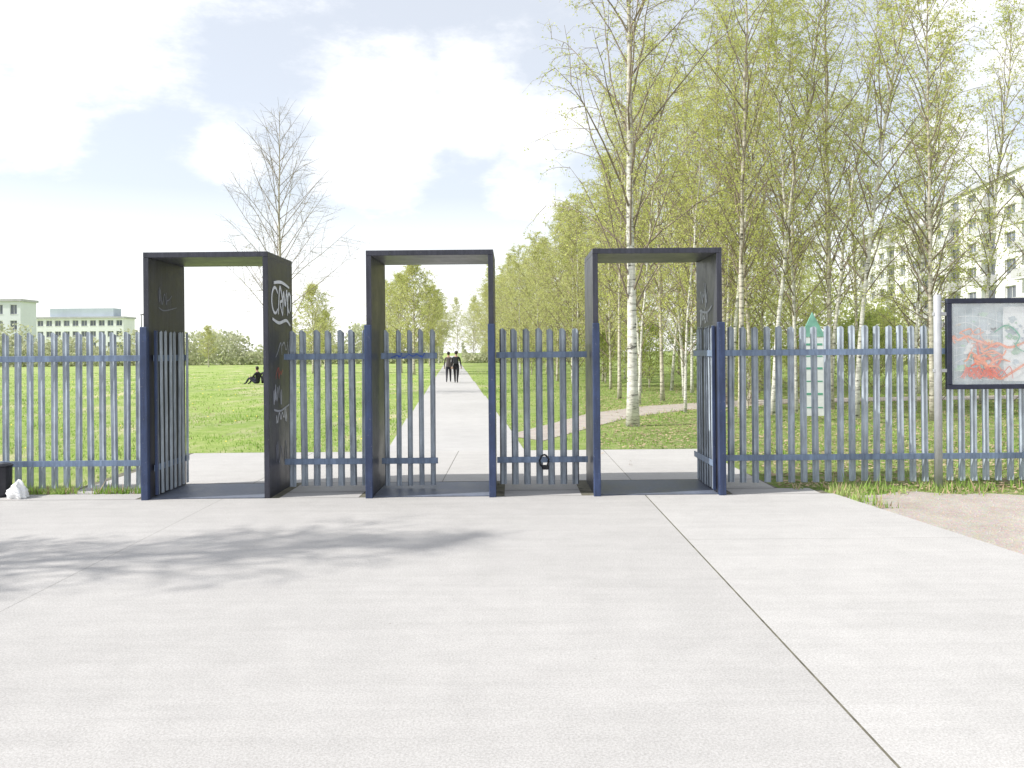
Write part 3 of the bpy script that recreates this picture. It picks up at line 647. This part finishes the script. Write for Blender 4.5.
# ------------------------------------------------------------------ people
M_skin=simple('skin',(.5,.32,.24),.6,.08,20); M_hair=simple('dark_hair',(.03,.022,.018),.6,.3,30)
def cloth(n,c): return simple(n,c,.9,.2,14)
def person(label,loc,heading,J,Rr,E,mats,zcut,group=None,sc_=1.0,extras=None):
    me=bpy.data.meshes.new('p'); me.from_pydata(J,E,[]); o=bpy.data.objects.new('tmp',me); C.objects.link(o)
    m=o.modifiers.new('s','SKIN'); m.use_smooth_shade=True
    for i,rr in enumerate(Rr): me.skin_vertices[0].data[i].radius=rr
    me.skin_vertices[0].data[0].use_root=True
    s=o.modifiers.new('ss','SUBSURF'); s.levels=2; s.render_levels=2
    dg=bpy.context.evaluated_depsgraph_get(); body=bpy.data.meshes.new_from_object(o.evaluated_get(dg)); bpy.data.objects.remove(o)
    body.materials.clear()
    for mm in mats: body.materials.append(mm)
    for p in body.polygons: p.material_index=zcut(p.center); p.use_smooth=True
    T=thing('person',label,'person',loc,(0,0,heading),group,(sc_,)*3)
    body.name='body'; obj('body',body,T)
    return T
def head_parts(T,hx,hy,hz):
    bm=bmesh.new(); bmesh.ops.create_uvsphere(bm,u_segments=18,v_segments=12,radius=.098)
    for v in bm.verts:
        v.co.z*=1.12
        if v.co.y>.02 and v.co.z<.03: v.co.y=.02
        v.co+=Vector((hx,hy-.012,hz+.035))
    me=bpy.data.meshes.new('hair'); bm.to_mesh(me); bm.free(); me.materials.append(M_hair); 
    for p in me.polygons: p.use_smooth=True
    obj('hair',me,T)
HAND=[(-.028,.0,-.075),(-.010,.004,-.088),(.009,.004,-.084),(.026,0,-.066)]
def walker(label,loc,heading,ph,top,legs,sc_=1,swing=1):
    s=ph
    J=[(0,0,.95),(0,0.01,1.15),(0,0.02,1.36),(0,.02,1.47),(0,.03,1.54),(0,.045,1.60),(0,.05,1.68),(0,.045,1.75),(0,.135,1.66)]
    Rr=[(.155,.115),(.135,.10),(.17,.115),(.09,.07),(.052,.052),(.07,.075),(.078,.095),(.05,.06),(.012,.014)]
    E=[(0,1),(1,2),(2,3),(3,4),(4,5),(5,6),(6,7),(6,8)]
    def add(p,r,par): J.append(p);Rr.append(r);E.append((par,len(J)-1)); return len(J)-1
    for sd in (-1,1):
        f=sd*s
        a=add((sd*.19,.01,1.42),(.065,.06),3)
        a=add((sd*.235,-.09*f-.02,1.16),(.046,.046),a); a=add((sd*.25,-.20*f+.10,.95),(.032,.03),a)
        h0=add((sd*.25,-.22*f+.12,.885),(.038,.022),a)
        for dx,dy,dz in HAND:
            k1=add((sd*.25+dx,-.22*f+.13+dy,.885+dz*.55),(.010,.010),h0); add((sd*.25+dx,-.22*f+.145+dy,.885+dz),(.008,.008),k1)
        k1=add((sd*.25-sd*.03,-.22*f+.15,.875),(.011,.011),h0); add((sd*.25-sd*.035,-.22*f+.17,.84),(.009,.009),k1)
        l=add((sd*.095,0,.87),(.098,.10),0); l=add((sd*.10,.17*f+.03,.50),(.062,.068),l)
        if f>0: l=add((sd*.10,.27*f,.10),(.042,.045),l); add((sd*.11,.27*f+.16,.045),(.038,.03),l)
        else: l=add((sd*.10,.32*f-.04,.16),(.042,.045),l); add((sd*.11,.32*f+.08,.045),(.038,.03),l)
    def zc(c):
        if abs(c.x)>.2 and c.z<.93: return 2
        if c.z>1.5: return 2
        if c.z<.11: return 3
        return 0 if c.z>.93 else 1
    T=person(label,loc,heading,J,Rr,E,[cloth('top',top),cloth('trousers',legs),M_skin,M_black],zc,'people walking on the path',sc_)
    head_parts(T,0,.045,1.68)
    return T
walker('person in grey top and dark trousers walking on the path',(pc(43.5)-.25,43.5,0.012),.05,1,(.12,.10,.10),(.03,.03,.04),.93)
w=walker('person in black jacket with a backpack walking along the path',(pc(42.5)+.16,42.5,0.012),-.05,-1,(.015,.015,.02),(.012,.012,.016),.95)
b=B(); b.box(-.15,.15,-.22,-.08,1.08,1.46); o=obj('backpack',b.mesh('backpack',[M_black]),w); bevel(o,.05,3)
def sitter(label,loc,heading,top,legs):
    J=[(0,0,.13),(0,-.04,.33),(0,-.03,.54),(0,-.01,.65),(0,.01,.72),(0,.03,.78),(0,.04,.86),(0,.03,.93),(0,.125,.84)]
    Rr=[(.165,.13),(.14,.11),(.17,.115),(.09,.07),(.052,.052),(.07,.075),(.078,.095),(.05,.06),(.012,.014)]
    E=[(0,1),(1,2),(2,3),(3,4),(4,5),(5,6),(6,7),(6,8)]
    def add(p,r,par): J.append(p);Rr.append(r);E.append((par,len(J)-1)); return len(J)-1
    for sd in (-1,1):
        a=add((sd*.19,-.01,.60),(.065,.06),3); a=add((sd*.25,.14,.40),(.046,.046),a); a=add((sd*.15,.34,.42),(.032,.03),a); h0=add((sd*.12,.41,.44),(.036,.022),a)
        for dx,dy,dz in HAND:
            k1=add((sd*.12+dx,.41-dz*.5,.45),(.010,.010),h0); add((sd*.12+dx,.41-dz,.435),(.008,.008),k1)
        add((sd*.09,.43,.46),(.011,.011),h0)
        l=add((sd*.10,.06,.14),(.10,.10),0); l=add((sd*.17,.42,.38),(.065,.065),l); l=add((sd*.16,.66,.09),(.043,.045),l); add((sd*.17,.80,.045),(.038,.03),l)
    def zc(c):
        if c.z>.70: return 2
        if c.y>.36 and c.z>.40: return 2
        if c.y>.62 and c.z<.12: return 3
        return 0 if (c.z>.24 and c.y<.3 and not(c.y>.05 and abs(c.x)<.2 and c.z<.36)) else 1
    T=person(label,loc,heading,J,Rr,E,[cloth('top',top),cloth('trousers',legs),M_skin,M_black],zc,'people sitting on the meadow')
    head_parts(T,0,.035,.86); return T
sitter('person in dark clothes sitting on the meadow grass',(-13.75,43,0),1.2,(.02,.02,.025),(.03,.03,.05))
sitter('person in black jacket sitting on the meadow grass',(-13.5,43.5,0),.3,(.04,.04,.05),(.015,.015,.02))

# ------------------------------------------------------------------ light
el=math.radians(43); dx,dy=0.97,0.22; nn=math.hypot(dx,dy); dx/=nn;dy/=nn
L=bpy.data.lights.new('sun','SUN'); L.energy=4.9; L.angle=math.radians(.6); L.color=(1,.97,.92)
so=bpy.data.objects.new('sun',L); C.objects.link(so)
so.rotation_euler=Vector((dx*math.cos(el),dy*math.cos(el),-math.sin(el))).to_track_quat('-Z','Y').to_euler(); so.location=(-20,-5,20)
W=bpy.data.worlds.new('World'); sc.world=W; W.use_nodes=True; t=W.node_tree; t.nodes.clear()
out=N(t,'ShaderNodeOutputWorld'); sky=N(t,'ShaderNodeTexSky',sky_type='NISHITA'); sky.sun_disc=False; sky.sun_elevation=el; sky.sun_rotation=math.atan2(-dx,-dy)%(2*math.pi)
b1=N(t,'ShaderNodeBackground'); b1.inputs[1].default_value=.15; t.links.new(sky.outputs[0],b1.inputs[0])
b2=N(t,'ShaderNodeBackground'); b2.inputs[0].default_value=(1,1,1,1); b2.inputs[1].default_value=1.36
gen=N(t,'ShaderNodeTexCoord').outputs['Generated']
nz=N(t,'ShaderNodeTexNoise'); nz.inputs['Scale'].default_value=5.5; nz.inputs['Detail'].default_value=10; nz.inputs['Roughness'].default_value=.64
t.links.new(scaled(t,gen,(1,1,2.2)),nz.inputs['Vector'])
acc=None
for (cx,cy,cz),rad,st_ in [((-.15,1,.30),.12,1),((-.04,1,.31),.11,.9),((.03,1,.28),.09,.9),((-.55,1,.46),.20,1),((-.62,1,.30),.12,.8),((.02,1,.21),.09,.7),((.62,1,.42),.14,.9),((.56,1,.24),.09,.8),((-.36,1,.25),.06,.5),((-.2,1,.24),.08,.7)]:
    c=Vector((cx,cy,cz)).normalized(); d=N(t,'ShaderNodeVectorMath',operation='DISTANCE'); t.links.new(gen,d.inputs[0]); d.inputs[1].default_value=c
    mr=N(t,'ShaderNodeMapRange',interpolation_type='SMOOTHSTEP'); t.links.new(d.outputs['Value'],mr.inputs[0]); mr.inputs[1].default_value=rad*.25; mr.inputs[2].default_value=rad; mr.inputs[3].default_value=st_; mr.inputs[4].default_value=0
    if acc is None: acc=mr.outputs[0]
    else:
        mx=N(t,'ShaderNodeMath',operation='MAXIMUM'); t.links.new(acc,mx.inputs[0]); t.links.new(mr.outputs[0],mx.inputs[1]); acc=mx.outputs[0]
ad=N(t,'ShaderNodeMath',operation='MULTIPLY_ADD'); t.links.new(acc,ad.inputs[0]); ad.inputs[1].default_value=.33; t.links.new(nz.outputs[0],ad.inputs[2])
cm=N(t,'ShaderNodeMapRange',interpolation_type='SMOOTHSTEP'); t.links.new(ad.outputs[0],cm.inputs[0]); cm.inputs[1].default_value=.52; cm.inputs[2].default_value=.88
cm.inputs[3].default_value=.47; cm.inputs[4].default_value=1
sx=N(t,'ShaderNodeSeparateXYZ'); t.links.new(gen,sx.inputs[0])
hz=N(t,'ShaderNodeMapRange',interpolation_type='SMOOTHSTEP'); t.links.new(sx.outputs['Z'],hz.inputs[0]); hz.inputs[1].default_value=.04; hz.inputs[2].default_value=.27; hz.inputs[3].default_value=.92; hz.inputs[4].default_value=.3
mx=N(t,'ShaderNodeMath',operation='MAXIMUM'); t.links.new(cm.outputs[0],mx.inputs[0]); t.links.new(hz.outputs[0],mx.inputs[1])
ms=N(t,'ShaderNodeMixShader'); t.links.new(mx.outputs[0],ms.inputs[0]); t.links.new(b1.outputs[0],ms.inputs[1]); t.links.new(b2.outputs[0],ms.inputs[2]); t.links.new(ms.outputs[0],out.inputs[0])

# ------------------------------------------------------------------ camera
cam=bpy.data.cameras.new('camera'); cam.lens=28; cam.sensor_width=36; cam.shift_y=-32/1024; cam.clip_end=4000; cam.clip_start=.05
co=bpy.data.objects.new('camera',cam); C.objects.link(co); co.location=(0,0,1.65); co.rotation_euler=(math.radians(90),math.radians(.5),0)
sc.camera=co
